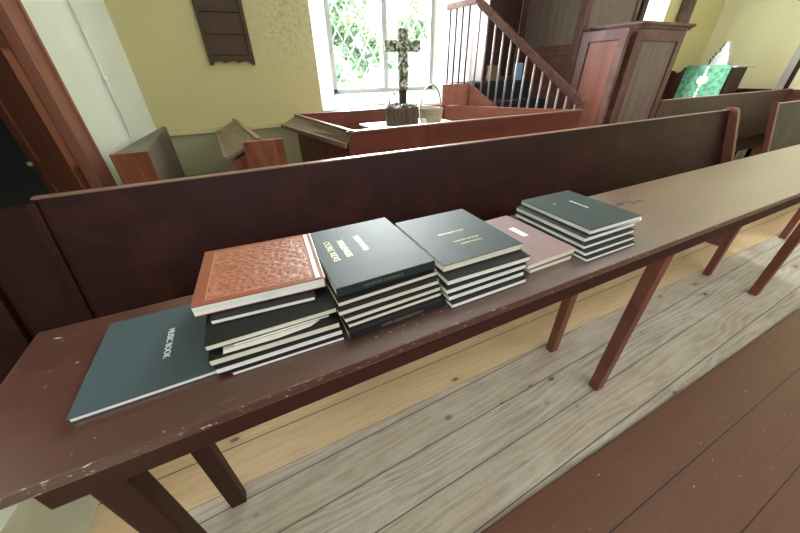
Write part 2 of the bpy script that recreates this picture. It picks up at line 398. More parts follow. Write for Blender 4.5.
# left wall: runs obliquely from the corner; door opening in it
def LP(t, off=0):     # t = distance south of the corner along the wall, off = behind wall
    d = Vector((-.2003,-.9797)); n = Vector((-.9797,.2003)); p = Vector((-.6,3.3)) + d*t + n*off; return (p.x, p.y)
def wallseg(bm, t0, t1, o0, o1, z0, z1, bev=0): prism(bm, [LP(t0,o0),LP(t1,o0),LP(t1,o1),LP(t0,o1)], z0, z1, bev)
tA, tB = 1.03, 2.15
bm = B(); wallseg(bm, -.3, .5, 0, .16, 0, ZC); wallseg(bm, .5, tA, 0, .02, 0, ZC); wallseg(bm, tA, tB, 0, .16, 2.15, ZC); wallseg(bm, tB, 4.1, 0, .16, 0, ZC); wallseg(bm, 4.1, 5.3, 0, .16, 0, 1.6); wallseg(bm, 4.1, 5.3, 0, .16, 2.85, ZC); wallseg(bm, 5.3, 6.6, 0, .16, 0, ZC)  # unseen high opening at the south end added for the west fill
struct('wall_left', bm, 'wallL')
root = bpy.data.objects.new('door_1', None); COL.objects.link(root); root['kind'] = 'structure'; root.location = (*LP(tA), 0); ORG['door_1'] = Vector(root.location)
bm = B(); t0 = .90
wallseg(bm, t0, t0+.13, -.022, .0, 0, 2.2, .004); wallseg(bm, t0+.115, t0+.135, -.032, 0, 0, 2.2, .004); wallseg(bm, t0-.002, t0+.018, -.032, 0, 0, 2.2, .004)
wallseg(bm, tA-.012, tA+.006, -.02, .022, 0, 2.2, .003)
wallseg(bm, tB, tB+.13, -.022, 0, 0, 2.2, .004); wallseg(bm, tB-.02, tB+.01, -.02, .17, 0, 2.2, .003); wallseg(bm, tA-.1, tB+.13, -.022, 0, 2.13, 2.27, .004)
obj('door_frame', bm, 'arch', root)
# open leaf, hinged at north jamb, swung into the lobby
hx, hy = LP(tA+.012, .035)
ld = Vector((-.66,.75)).normalized(); ln = Vector((ld.y,-ld.x))
if ln.y > 0: ln = -ln
def lf(bm, a, b_, z0, z1, o0, o1, bev=.003):
    p = lambda s, o: (hx+ld.x*s+ln.x*o, hy+ld.y*s+ln.y*o)
    prism(bm, [p(a,o0),p(b_,o0),p(b_,o1),p(a,o1)], z0, z1, bev)
LW = .42
bm = B()
for a, b_ in ((0,.09),(LW-.09,LW)): lf(bm, a, b_, .01, 2.1, -.02, .022)
for z0, z1 in ((.01,.22),(.78,.91),(1.42,1.52),(1.98,2.1)): lf(bm, 0, LW, z0, z1, -.02, .02)
leafo = obj('door_leaf', bm, 'door', root)
bm = B(); lf(bm, .09, LW-.09, .1, 2.0, -.008, .008, 0)
for a, b_ in ((.115,LW-.115),):
    for z0, z1 in ((.25,.75),(.94,1.39),(1.55,1.95)): lf(bm, a, b_, z0, z1, -.014, .014)
obj('door_panel', bm, 'door', root)
bm = B(); k = (hx+ld.x*(LW-.06)+ln.x*.045, hy+ld.y*(LW-.06)+ln.y*.045)
lathe(bm, k[0], k[1], [(.004,.885),(.012,.890),(.015,.9),(.012,.910),(.004,.915)], 16); obj('door_knob', bm, 'gold', root, smooth=True)
# lobby beyond the door
bm = B(); box(bm, -3.6,-3.5,-1,5,0,ZC); box(bm, -3.5,-.62,4.2,4.3,0,ZC); box(bm, -3.5,-1.28,-.1,0,0,ZC); box(bm, -3.6,-.62,-.1,4.3,2.6,2.7); box(bm, -1.5,-.62,3.75,3.85,0,ZC); struct('wall_lobby', bm, 'slate')  # walls coloured near black to stand in for an unlit interior
# pipe in the corner of the left wall
bm = B(); px, py = LP(.46, -.02); tube(bm, [(px,py,0),(px,py,1.2),(px,py,2.4),(px,py,ZC)], .009, 10)
for z in (.5,1.3,2.1): tube(bm, [(px,py,z-.015),(px,py,z+.015)], .013, 10)
tag(obj('pipe', bm, 'jar', org=(px,py,0), smooth=True), 'thin white vertical pipe on the pale left wall', 'pipe')
# east wall, south wall
bm = B(); box(bm, XE, XE+.2, YS-.2, 4.0, 0, ZC); struct('wall_east', bm, 'wallE')
bm = B(); box(bm, XE-.03, XE-.002, 2.25, YN, 0, .96); box(bm, XE-.05, XE-.002, 2.25, YN, .95, .99); struct('trim_7', bm, 'dark')
root = bpy.data.objects.new('door_2', None); COL.objects.link(root); root['kind'] = 'structure'; root.location = (XE,1.7,0); ORG['door_2'] = Vector(root.location)
P('door_frame', 'whitep', root, (XE-.03,XE-.001,2.14,2.22,0,2.15),(XE-.03,XE-.001,1.2,1.28,0,2.15),(XE-.03,XE-.001,1.2,2.22,2.07,2.15))
P('door_leaf', 'dark', root, (XE-.025,XE-.003,1.28,1.32,0.01,2.07),(XE-.025,XE-.003,2.09,2.14,0.01,2.07),(XE-.025,XE-.003,1.28,2.14,1.98,2.07),(XE-.025,XE-.003,1.28,2.14,.01,.95))
P('door_panel', 'wallE', root, (XE-.016,XE-.003,1.32,2.09,.95,1.98))
bm = B()
box(bm, -1.8, XE+.2, YS-.2, YS, 0, 2.2); box(bm, -1.8, XE+.2, YS-.2, YS, 3.3, ZC)
for a, b_ in ((-1.8,-1.1),(.3,1.5),(2.9,4.1),(5.5,XE+.2)): box(bm, a, b_, YS-.2, YS, 2.2, 3.3)  # unseen high openings added for the south fill lamps
struct('wall_south', bm, 'dark')  # unseen wall made dark so the pew front reflects little light
# outside
bm = B(); box(bm, -20, 30, 3.85, 40, -.6, -.5); struct('ground', bm, 'grass')
def tree(x, y, r, zc, label, n, seed):
    rnd = random.Random(seed); root = thing('tree', label, 'tree', (x,y,-.5))
    bm = B(); tube(bm, [(x,y,-.5),(x+.05,y,.8),(x-.05,y+.1,.95)], [.09,.06,.03], 10); obj('trunk', bm, 'trunk', root, smooth=True)
    bm = B()
    cl = [(x+rnd.gauss(0,r*.4), y+rnd.gauss(0,r*.35), zc+rnd.gauss(0,r*.42), r*rnd.uniform(.16,.34)) for _ in range(22)]
    for i in range(n):
        cx, cy, cz, cr = cl[i % len(cl)]
        d = Vector((rnd.gauss(0,1),rnd.gauss(0,1),rnd.gauss(0,1))).normalized()*cr*rnd.random()**.4
        c = Vector((cx,cy,cz))+d; a = Vector((rnd.gauss(0,1),rnd.gauss(0,1),rnd.gauss(0,1))).normalized(); b_ = a.orthogonal().normalized()
        s = rnd.uniform(.05,.09)
        bm.faces.new([bm.verts.new(c+a*s), bm.verts.new(c+b_*s*.5), bm.verts.new(c-a*s), bm.verts.new(c-b_*s*.5)])
    f = obj('foliage', bm, 'leaf', root); f['kind'] = 'stuff'
tree(2.55, 7.0, 1.15, 1.9, 'leafy green tree outside the left light of the lattice window', 20000, 3)
tree(3.72, 7.6, 0.62, 2.2, 'smaller green tree outside the right light of the lattice window', 6000, 5)

# ------------------------------------------------------------ communion table
T = thing('communion_table', 'very long narrow dark brown painted table holding the stacks of books', 'table', (1.9,.574,0))
bm = B(); box(bm, -.487, 4.5, .378, .758, .838, .86, bev=.004); obj('tabletop', bm, 'table', T)
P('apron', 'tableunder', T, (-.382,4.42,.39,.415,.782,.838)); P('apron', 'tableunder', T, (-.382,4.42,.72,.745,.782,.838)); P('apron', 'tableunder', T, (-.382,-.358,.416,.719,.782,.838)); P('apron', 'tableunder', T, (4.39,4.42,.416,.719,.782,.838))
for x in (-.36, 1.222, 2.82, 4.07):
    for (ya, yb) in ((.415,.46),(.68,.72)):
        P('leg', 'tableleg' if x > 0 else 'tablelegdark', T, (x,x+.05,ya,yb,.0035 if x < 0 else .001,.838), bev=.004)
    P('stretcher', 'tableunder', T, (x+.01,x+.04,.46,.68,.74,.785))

# ------------------------------------------------------------ pews along the table
def pew(name, x0, x1, label, ztop=1.01, left=True, right=True, slim=False):
    r = thing(name, label, 'pew', ((x0+x1)/2, 1.2, 0))
    yb = 1.10; zt = ztop
    def yat(z): return 1.085 + (z-.42)*.28
    bm = B()
    th = .022
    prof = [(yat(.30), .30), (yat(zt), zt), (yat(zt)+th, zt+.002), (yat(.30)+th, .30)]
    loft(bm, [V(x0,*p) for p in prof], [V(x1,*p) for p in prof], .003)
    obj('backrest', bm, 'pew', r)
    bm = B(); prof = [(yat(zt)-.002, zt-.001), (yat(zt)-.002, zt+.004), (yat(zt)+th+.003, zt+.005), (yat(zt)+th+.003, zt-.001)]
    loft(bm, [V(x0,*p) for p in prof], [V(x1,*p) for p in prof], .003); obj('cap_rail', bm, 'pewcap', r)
    P('seat', 'pew', r, (x0,x1,.86,1.10,.40,.43))
    for side, xx in ((left, x0), (right, x1-.035)):
        if not side: continue
        pts = [(.84,0),(.84,.44),(.93,.50),(yat(.6)-.07,.6),(yat(zt)-.055,zt-.01),(yat(zt)-.04,zt+.012),(yat(zt)-.015,zt+.02),(yat(zt)+th+.012,zt+.016),(yat(zt)+th+.014,zt-.01),(yat(.3)+th+.02,.3),(1.12,0)]
        if slim and xx == x0: pts = [(yat(.1)-.012,.1),(yat(zt)-.014,zt-.02),(yat(zt)-.006,zt+.014),(yat(zt)+th,zt+.016),(yat(zt)+th+.006,zt-.01),(yat(.1)+th+.006,.1)]
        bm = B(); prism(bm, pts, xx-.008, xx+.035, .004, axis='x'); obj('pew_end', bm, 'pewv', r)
    return r
p1 = pew('pew', -.60, 3.47, 'long dark red-brown pew directly behind the book table', left=False)
bm = B(); prism(bm, [(1.085+.18*.28-.014,.6),(1.085+.59*.28-.014,1.005),(1.085+.59*.28,1.005),(1.085+.18*.28,.6)], -.612, -.588, .004, axis='x'); obj('batten', bm, 'pew', p1)
pew('pew', 4.23, 6.4, 'shiny pew in line with the long one, beyond the gap at the right', slim=True)
r = thing('pew', 'short dark pew section at the left, adjoining the long pew', 'pew', (-.7,1.2,0))
bm = B(); prof = [(1.05,.0),(1.05,.2),(1.085+.57*.28,.995),(1.085+.57*.28+.03,.995),(1.08,.2),(1.08,.0)]
loft(bm, [V(-.76,*p) for p in prof], [V(-.615,*p) for p in prof], .003); obj('backrest', bm, 'pew', r)
bm = B(); prof = [(1.03,.0),(1.03,.2),(1.085+.57*.28-.02,.995),(1.085+.57*.28+.04,.998),(1.12,.2),(1.12,.0)]
loft(bm, [V(-.90,*p) for p in prof], [V(-.762,*p) for p in prof], .004); obj('pew_end', bm, 'pew', r)

# second row pew
r = thing('pew', 'further brown pew running from the pulpit to the right wall', 'pew', (5.4,2.0,0))
P('backrest', 'greyboard', r, (3.94,6.95,2.0,2.025,.25,1.0)); P('cap_rail', 'pewcap', r, (3.94,6.97,1.99,2.03,1.0,1.012))
P('seat', 'pew', r, (3.94,6.95,1.72,2.0,.41,.44)); P('pew_end', 'pewv', r, (6.95,6.99,1.70,2.04,0,1.0)); P('pew_end', 'pewv', r, (3.93,3.96,1.70,1.99,0,.6))

# ------------------------------------------------------------ books
FONT = bpy.data.fonts.load('<builtin>')
def text_obj(name, s, size, mat, parent, loc, rotz=0, rotx=0, sx=1.0):
    cu = bpy.data.curves.new(name, 'FONT'); cu.body = s; cu.size = size; cu.font = FONT; cu.align_x = 'CENTER'; cu.align_y = 'CENTER'; cu.extrude = .0002; cu.offset = .0004
    t = bpy.data.objects.new('tmp', cu); COL.objects.link(t)
    dg = bpy.context.evaluated_depsgraph_get(); me = bpy.data.meshes.new_from_object(t.evaluated_get(dg)); bpy.data.objects.remove(t)
    me.materials.clear(); me.materials.append(M[mat])
    Mx = Matrix.Translation(loc) @ Matrix.Rotation(rotz, 4, 'Z') @ Matrix.Rotation(rotx, 4, 'X') @ Matrix.Diagonal((sx,1,1,1))
    me.transform(Mx); me.name = name
    o = bpy.data.objects.new(name, me); COL.objects.link(o); o.parent = next(c for c in parent.children if c.name.startswith('cover')); return o
def book(x0, y0, w, d, z, t, label, cover='coverblack', pages='pages', rot=0, spine='back', group=None, soft=False, name='book', tilt=0, inset=.0012):
    """x0,y0: near-left corner; w along x, d along y; local frame centred"""
    c, s = math.cos(rot), math.sin(rot)
    cx, cy = x0 + c*w/2 - s*d/2, y0 + s*w/2 + c*d/2
    r = thing(name, label, 'book', (cx, cy, z), group, rot)
    if tilt: r.rotation_euler = (0, tilt, rot)
    b = .0010 if soft else .0019
    hw, hd = w/2, d/2
    bm = B()
    box(bm, -hw, hw, -hd, hd, .0003, b, bev=.0006); box(bm, -hw, hw, -hd, hd, t-b, t, bev=.0006)
    if spine == 'front': box(bm, -hw, hw, -hd-.001, -hd+b, .0004, t-.0004, bev=.0008)
    if spine == 'back': box(bm, -hw, hw, hd-b, hd+.001, .0004, t-.0004, bev=.0008)
    if spine == 'left': box(bm, -hw-.001, -hw+b, -hd, hd, .0004, t-.0004, bev=.0008)
    if spine == 'right': box(bm, hw-b, hw+.001, -hd, hd, .0004, t-.0004, bev=.0008)
    obj('cover', bm, cover, r, local=True, org=(cx,cy,z))
    i = inset; bm = B()
    xa, xb, ya, yb = -hw+i, hw-i, -hd+i, hd-i
    if spine == 'front': ya = -hd+b
    if spine == 'back': yb = hd-b
    if spine == 'left': xa = -hw+b
    if spine == 'right': xb = hw-b
    box(bm, xa, xb, ya, yb, b, t-b); obj('page_block', bm, pages, r, local=True, org=(cx,cy,z))
    return r
ZT = .8602
# lone book
b1 = book(-.347, .466, .206, .236, ZT, .011, 'large flat blue-grey book titled MUSIC BOOK alone at the left of the table', 'coverblue', 'pageswhite', rot=.0, spine='back', inset=.002)
text_obj('title_lettering', 'MUSIC BOOK', .0150, 'silver', b1, (.018, -.002, .0112), rotz=-H90, sx=.95)
# stack 1
G1 = 'books in the stack under the tan album'
z = ZT
book(-.118, .449, .203, .24, z, .0085, 'thin black book at the bottom of the stack under the tan album', group=G1, pages='pageswhite', rot=-.03, soft=True); z += .0087
book(-.141, .455, .226, .25, z, .0145, 'black white-paged book second from the bottom under the tan album', group=G1, pages='pageswhite', rot=-.025); z += .0147
book(-.146, .463, .229, .25, z, .0155, 'black cream-paged book third from the bottom under the tan album', group=G1, pages='pages', rot=-.035); z += .0157
book(-.105, .478, .175, .24, z, .007, 'thin black booklet in the middle of the stack under the tan album', group=G1, pages='pageswhite', soft=True); z += .0072
e = book(-.146, .478, .232, .30, z, .0135, 'wide black book with rounded curling right corner below the tan album', group=G1, pages='pages', rot=-.012, spine='right'); z += .0137
book(-.135, .530, .190, .245, z, .0115, 'slim black book with white pages right under the tan album', group=G1, pages='pageswhite', rot=-.08, spine='right'); z += .0117
# loose sheets sticking out of that stack
bm = B(); N = 8
vs = [(-.122,.468),(-.03,.464),(.03,.468),(.05,.478),(.05,.60),(-.122,.60)]
prism(bm, vs, ZT+.0395, ZT+.0400); 
zz = ZT+.0390
sh = obj('loose_sheet', bm, 'paper', org=(-.03,.5,zz)); tag(sh, 'loose white sheet sticking out of the stack under the tan album', 'paper')
al = book(-.160, .551, .243, .222, z+.0006, .0235, 'tan brown tooled leather album on top of the left stack', 'album', 'pageswhite', rot=-.07, spine='right', name='album')
bm = B(); box(bm, .104, .113, -.105, .105, .0231, .0245, bev=.0005); o = obj('spine_joint', bm, 'paper', al, local=True, org=(0,0,0)); o['label'] = 'pale hinge strip beside the spine'
# stack 2 (six)
G2 = 'books in the green-covered stack second from the left'
z = ZT
def stk(lst, group, texts=None):
    global z
    out = []
    for (x0, y0, w, d, t, lab, cov, pg, rot, sp) in lst:
        out.append(book(x0, y0, w, d, z, t, lab, cov, pg, rot, sp, group)); z += t+.0002
    return out
s2 = stk([
 (.094,.435,.226,.275,.0215,'lowest book of the second stack, its lettered black spine facing front','coverblack','pages',.02,'front'),
 (.098,.446,.218,.27,.0120,'thin cream-paged black book second from the bottom of the second stack','coverblack','pages',.02,'back'),
 (.093,.450,.222,.27,.0130,'cream-paged black book third from the bottom of the second stack','coverblack','pages',.02,'back'),
 (.085,.459,.230,.27,.0135,'black book fourth from the bottom of the second stack, darker grey pages','coverblack','pages',.01,'back'),
 (.089,.470,.230,.26,.0125,'black book just beneath the lettered top book of the second stack','coverblack','pages',.03,'back'),
 (.092,.486,.226,.270,.0215,'green-black book with gold title on top of the second stack','cover','pages',.01,'front')], G2)
topb = s2[-1]; tz = .0217
for s_, xx, yy, sz in (('OORE XEXS', -.080, .015, .0205), ('XIELENGIS', -.048, .015, .0205), ('MBM WTB', -.004, .022, .0190)):
    text_obj('title_lettering', s_, sz, 'gold', topb, (xx, yy, tz), rotz=-H90, sx=.92)
text_obj('spine_lettering', 'XIELENGIS COREKEXS', .0085, 'dimgold', topb, (-.012, -.1365, .0108), rotx=H90, sx=1.1)
text_obj('spine_lettering', 'IXPE XIEXGEIXEN', .0105, 'dimgold', s2[0], (.005, -.139, .0108), rotx=H90, sx=1.2)
# stack 3 (five)
G3 = 'books in the third stack from the left'
z = ZT
s3 = stk([
 (.327,.423,.220,.262,.0135,'lowest white-paged black book of the third stack','coverblack','pageswhite',0,'back'),
 (.325,.434,.222,.262,.0150,'black book second from the bottom of the third stack with bluish pages','coverblack','pageswhite',.0,'back'),
 (.322,.440,.232,.262,.0150,'black book at the middle of the third stack','coverblack','pageswhite',.0,'back'),
 (.330,.450,.240,.262,.0155,'black book second from the top of the third stack','coverblack','pageswhite',-.02,'back'),
 (.337,.480,.234,.260,.0190,'dark green book with three faint gold lines on top of the third stack','cover','pages',-.005,'back')], G3)
tb = s3[-1]; tz = .0192
text_obj('title_lettering', 'XENDEXOI IDEX', .0090, 'gold', tb, (-.008, .004, tz), sx=1.2)
text_obj('title_lettering', 'WERKEN MARTIN', .0082, 'gold', tb, (.006, -.045, tz), sx=1.2)
text_obj('title_lettering', 'MESSE MARTIN', .0082, 'gold', tb, (.010, -.062, tz), sx=1.2)
# pink pair
z = ZT
GP = 'faded mauve folders between the third and fourth stacks'
book(.585, .447, .155, .26, z, .013, 'lower cream-edged booklet under the mauve folder', 'pink', 'pages', .01, 'back', GP, soft=True); z += .0132
pk = book(.575, .449, .180, .262, z, .016, 'faded mauve folder with a blank pale label, upper of the pair', 'pink', 'pages', .03, 'back', GP, soft=True)
bm = B(); box(bm, .018, .038, -.012, .050, .0158, .0164, bev=.0001); o = obj('label_sticker', bm, 'paper', pk, local=True, org=(0,0,0)); o['label'] = 'blank cream sticker'
# stack 4 (five)
G4 = 'books in the fourth stack, the rightmost'
z = ZT
s4 = stk([
 (.760,.417,.212,.262,.0115,'lowest thin black book of the rightmost stack','coverblack','pageswhite',.0,'back'),
 (.764,.428,.215,.262,.0125,'black book second from the bottom of the rightmost stack','coverblack','pageswhite',.0,'back'),
 (.772,.442,.222,.262,.0125,'black book at the middle of the rightmost stack','coverblack','pageswhite',.0,'back'),
 (.785,.455,.228,.262,.0150,'white-edged black book second from the top of the rightmost stack','coverblack','pageswhite',.0,'back'),
 (.809,.461,.226,.264,.0150,'black book with a small silver title on top of the rightmost stack','cover','pageswhite',-.01,'back')], G4)
text_obj('title_lettering', 'SERVICE RECORD', .0095, 'silver', s4[-1], (.026, .018, .0152), rotz=-H90, sx=.95)
text_obj('title_lettering', 'V', .011, 'silver', s4[-1], (-.045, .055, .0152), rotz=-H90)
bm = B(); pts = [(.83,.462),(1.03,.454),(1.050,.462),(1.054,.470),(1.02,.60),(.85,.60)]
prism(bm, pts, ZT+.05232, ZT+.05245)
tag(obj('loose_sheet', bm, 'paper', org=(.93,.5,ZT+.0523)), 'loose white sheet poking out of the rightmost stack of books', 'paper')

# ------------------------------------------------------------ pews by the north wall
r = thing('pew', 'short pew against the left wall with a reddish end panel', 'pew', (-.45,2.4,0))
bm = B(); prism(bm, [(-.57,1.955),(-.43,1.955),(-.470,2.93),(-.495,2.93)], 0, 1.0, .004); obj('backrest', bm, 'greyboard', r)
P('pew_end', 'end', r, (-.575,-.425,1.93,1.955,0,1.003)); bm = B(); prism(bm, [(-.428,2.0),(-.22,2.0),(-.22,2.93),(-.468,2.93)], .60, .64, .003); obj('seat', bm, 'dark', r); P('seat_support', 'dark', r, (-.40,-.26,2.0,2.03,0,.60)); P('seat_support', 'dark', r, (-.45,-.26,2.90,2.93,0,.60))
r = thing('pew', 'pew with a sloping book shelf and swirly grained red end panel', 'pew', (.1,2.5,0))
P('pew_end', 'end', r, (.0,.21,1.95,1.98,0,1.0)); bm = B(); prism(bm, [(.09,1.98),(.115,1.98),(-.005,3.27),(-.03,3.27)], 0, .985, .003); obj('backrest', bm, 'dark', r); P('seat', 'boxv', r, (.12,.3,1.99,3.27,.42,.45))
def bookshelf(r, xo, xi, y0, y1, zo, zi, xo1=None, xi1=None, matl='shelf'):
    xo1 = xo if xo1 is None else xo1; xi1 = xi if xi1 is None else xi1
    bm = B(); loft(bm, [V(xo,y0,zo),V(xi,y0,zi),V(xi1,y1,zi),V(xo1,y1,zo)], [V(xo,y0,zo-.02),V(xi,y0,zi-.02),V(xi1,y1,zi-.02),V(xo1,y1,zo-.02)], .004); obj('book_shelf', bm, matl, r)
    bm = B(); loft(bm, [V(xi-.004,y0,zi-.01),V(xi+.022,y0,zi-.01),V(xi1+.022,y1,zi-.01),V(xi1-.004,y1,zi-.01)], [V(xi-.004,y0,zi+.012),V(xi+.022,y0,zi+.012),V(xi1+.022,y1,zi+.012),V(xi1-.004,y1,zi+.012)], .003)
    loft(bm, [V(xo-.008,y0,zo-.02),V(xo+.008,y0,zo-.02),V(xo1+.008,y1,zo-.02),V(xo1-.008,y1,zo-.02)], [V(xo-.008,y0,zo+.010),V(xo+.008,y0,zo+.010),V(xo1+.008,y1,zo+.010),V(xo1-.008,y1,zo+.010)], .003)
    obj('shelf_lip', bm, 'pewcap', r)
bookshelf(r, -.105, .078, 2.0, 3.06, .918, .995, -.165, -.022)
bm = B(); prism(bm, [(-.08,.89),(.08,.95),(.08,.6),(.02,.66),(-.05,.76)], 2.03, 2.055, .003, axis='y'); obj('shelf_bracket', bm, 'end', r); bm = B(); prism(bm, [(-.12,.91),(-.01,.95),(-.01,.6),(-.05,.66),(-.10,.76)], 3.0, 3.025, .003, axis='y'); obj('shelf_bracket', bm, 'end', r)

# box pew
r = thing('box_pew', 'square box pew under the lattice window with panelled red-brown sides', 'box pew', (1.5,2.5,0))
P('front_panel', 'box', r, (.59,2.68,1.945,1.97,0,.995))
P('cap_rail', 'pewcap', r, (.585,2.69,1.938,1.978,.995,1.005))
P('back_panel', 'box', r, (.46,2.0,3.02,3.045,0,1.0), (.46,2.0,3.012,3.05,1.0,1.01))
bm = B(); prism(bm, [(.59,1.97),(.62,1.97),(.485,3.02),(.46,3.02)], 0, .985, .003); obj('side_panel', bm, 'boxv', r)
bm = B(); prism(bm, [(2.655,1.97),(2.685,1.97),(2.02,3.04),(1.99,3.02)], 0, 1.0, .003); obj('side_panel', bm, 'boxlight', r)
bookshelf(r, .565, .605, 1.93, 3.03, .932, 1.0, .34, .47)
# seams of the front
P('stile', 'box', r, (1.16,1.19,1.94,1.945,.0,.995), bev=.001)
# inner table
t = thing('small_table', 'small pale-topped table inside the box pew', 'table', (1.25,2.4,0))
P('tabletop', 'sill', t, (.90,1.62,2.15,2.62,.93,.95))
for xx in (.93,1.55):
    for yy in (2.18,2.56): P('leg', 'dark', t, (xx,xx+.035,yy,yy+.035,.001,.93))
# stump
cx, cy = 1.165, 2.36
st = thing('log_planter', 'round bark-covered log holding the cross upright', 'log', (cx,cy,.9505))
bm = B(); lathe(bm, cx, cy, [(.115,.951),(.128,.96),(.124,1.0),(.128,1.05),(.126,1.075),(.112,1.082)], 28, .05); obj('log', bm, 'bark', st)
bm = B()
for k in range(26):
    a = random.uniform(0, 6.28); q = random.uniform(.06,.12); lathe(bm, cx+q*math.cos(a), cy+q*math.sin(a), [(.004,1.08),(.016,1.085),(.018,1.095),(.006,1.104)], 7, .2)
o = obj('moss', bm, 'mosaic', st); o['kind'] = 'stuff'
bm = B(); pts = [(cx-.075+.028*math.cos(a)-.0, cy, 1.12+.055*math.sin(a)) for a in [math.pi*2*k/20 for k in range(20)]]; tube(bm, pts, .006, 6, True); obj('ring_handle', bm, 'steel', st, smooth=True)
cr = thing('cross', 'green and cream flower-covered wooden cross standing in the log', 'cross', (cx+.01,cy,1.083))
X0 = cx+.01
P('post', 'dark', cr, (X0-.026,X0+.026,cy-.018,cy+.018,1.083,1.20))
bm = B(); pts = [(-.03,1.19),(.03,1.19),(.03,1.425),(.125,1.42),(.130,1.49),(.03,1.487),(.032,1.555),(-.032,1.555),(-.03,1.487),(-.130,1.49),(-.125,1.42),(-.03,1.425)]
prism(bm, [(X0+a, b_) for a, b_ in pts], cy-.028, cy+.016, .006, axis='y'); obj('flower_covering', bm, 'mosaic', cr)
bm = B()
for k in range(120):
    if random.random() < .66: xx = X0+random.uniform(-.03,.03); zz = random.uniform(1.2,1.55)
    else: xx = X0+random.uniform(-.125,.125); zz = random.uniform(1.425,1.485)
    q = random.uniform(.006,.013)
    bmesh.ops.create_icosphere(bm, subdivisions=1, radius=q, matrix=Matrix.Translation((xx, cy-.03, zz)))
o = obj('petal', bm, 'mosaic', cr); o['kind'] = 'stuff'
# basket
bx, by = 1.400, 2.32
bk = thing('wicker_basket', 'small pale wicker basket with tall arched handle beside the log', 'basket', (bx,by,.9505))
bm = B(); lathe(bm, bx, by, [(.078,.951),(.084,.96),(.090,1.0),(.095,1.045),(.098,1.055),(.095,1.062),(.088,1.056),(.082,1.0),(.066,.975)], 28); obj('basket_body', bm, 'wicker', bk, smooth=True)
bm = B(); pts = [(bx+.092*math.cos(a), by, 1.05+.165*math.sin(a)) for a in [math.pi*k/18 for k in range(19)]]; tube(bm, pts, .007, 8); obj('handle', bm, 'steel', bk, smooth=True)
bm = B(); lathe(bm, 1.262, 2.19, [(.018,.951),(.024,.955),(.025,.985),(.018,.992),(.018,1.0),(.02,1.004),(.012,1.005)], 16)
tag(obj('small_pot', bm, 'jar', org=(1.262,2.19,.951), smooth=True), 'tiny white pot in front of the wicker basket', 'pot')
# sheet on sill
bm = B()
def sillz(y): return 1.0 + (y-3.28)*(.115/.42)
q = [(1.06,3.33),(1.50,3.33),(1.44,3.46),(1.16,3.46)]
loft(bm, [V(x,y,sillz(y)+.003) for x,y in q], [V(x,y,sillz(y)+.012) for x,y in q], .001)
tag(obj('folder', bm, 'paper', org=(1.28,3.4,1.02)), 'flat white folder lying on the sloping window sill', 'folder')

# ------------------------------------------------------------ pulpit stairs
r = thing('pulpit_stairs', 'pulpit stairs with navy carpet, slim balusters and a sloping handrail', 'stairs', (2.6,2.5,0))
L0, L1 = Vector((2.22,2.92)), Vector((2.72,1.995))     # canted line of the balustrade, top and foot
zt0, zt1 = 1.19, .47
P('landing', 'boxv', r, (2.2,3.08,2.96,3.28,1.15,1.188)); P('landing_carpet', 'navy', r, (2.22,3.08,2.97,3.27,1.188,1.196))
bm = B(); prism(bm, [(1.905,1.006),(1.90,1.19),(2.30,1.19),(2.53,.98),(2.53,.001),(2.11,.001),(2.11,1.006)], 2.935, 2.955, .003, axis='y')
tag(obj('boarded_screen', bm, 'boxlight', org=(2.3,2.945,0)), 'pinkish wooden panel with a slanting edge between the box pew corner and the balusters', 'screen')
nst = 4
for k in range(nst):
    f0 = k/nst; f1 = (k+1)/nst; za = zt0 - (k+1)*.165
    a = L0.lerp(L1, f0); b_ = L0.lerp(L1, f1)
    bm = B(); prism(bm, [(a.x+.03,a.y),(b_.x+.03,b_.y),(3.08,b_.y),(3.08,a.y)], za-.035, za, .003); obj('tread', bm, 'boxv', r)
    bm = B(); prism(bm, [(a.x+.035,a.y),(b_.x+.035,b_.y-.012),(3.07,b_.y-.012),(3.07,a.y)], za, za+.008, .002); box(bm, a.x+.05, 3.07, a.y-.008, a.y, za, za+.165); obj('stair_carpet', bm, 'navy', r)
# stringer
def sl(bm, z0a, z1a, z0b, z1b, w, A=L0, Bp=L1):
    n = Vector((Bp-A)).normalized(); n = Vector((n.y,-n.x))*w/2
    loft(bm, [V(A.x-n.x,A.y-n.y,z0a),V(A.x+n.x,A.y+n.y,z0a),V(A.x+n.x,A.y+n.y,z1a),V(A.x-n.x,A.y-n.y,z1a)],[V(Bp.x-n.x,Bp.y-n.y,z0b),V(Bp.x+n.x,Bp.y+n.y,z0b),V(Bp.x+n.x,Bp.y+n.y,z1b),V(Bp.x-n.x,Bp.y-n.y,z1b)], .004)
bm = B(); sl(bm, .85, 1.19, .2, .50, .03); obj('stringer', bm, 'boxlight', r)
hz0, hz1 = 1.84, 1.05
bm = B(); sl(bm, hz0-.03, hz0+.025, hz1-.03, hz1+.025, .05); sl(bm, hz0-.05, hz0-.03, hz1-.05, hz1-.03, .035); obj('handrail', bm, 'rail', r)
bm = B(); A2 = Vector((2.14,3.28)); sl(bm, 1.80, 1.845, 1.81, 1.855, .055, A2, L0); obj('landing_rail', bm, 'rail', r)
nb = 13
for k in range(nb):
    f = (k+.4)/nb; p = L0.lerp(L1, f); bm = B()
    tube(bm, [(p.x,p.y,zt0+(zt1-zt0)*f),(p.x,p.y,hz0+(hz1-hz0)*f-.03)], .0095, 8); obj('baluster', bm, 'bal', r, smooth=True)
for k in range(4):
    p = A2.lerp(L0, .1+.22*k); bm = B(); tube(bm, [(p.x,p.y,1.18),(p.x,p.y,1.82)], .0095, 8); obj('baluster', bm, 'dark', r, smooth=True)
P('newel_post', 'pewv', r, (2.70,2.75,1.98,2.03,.001,1.06))
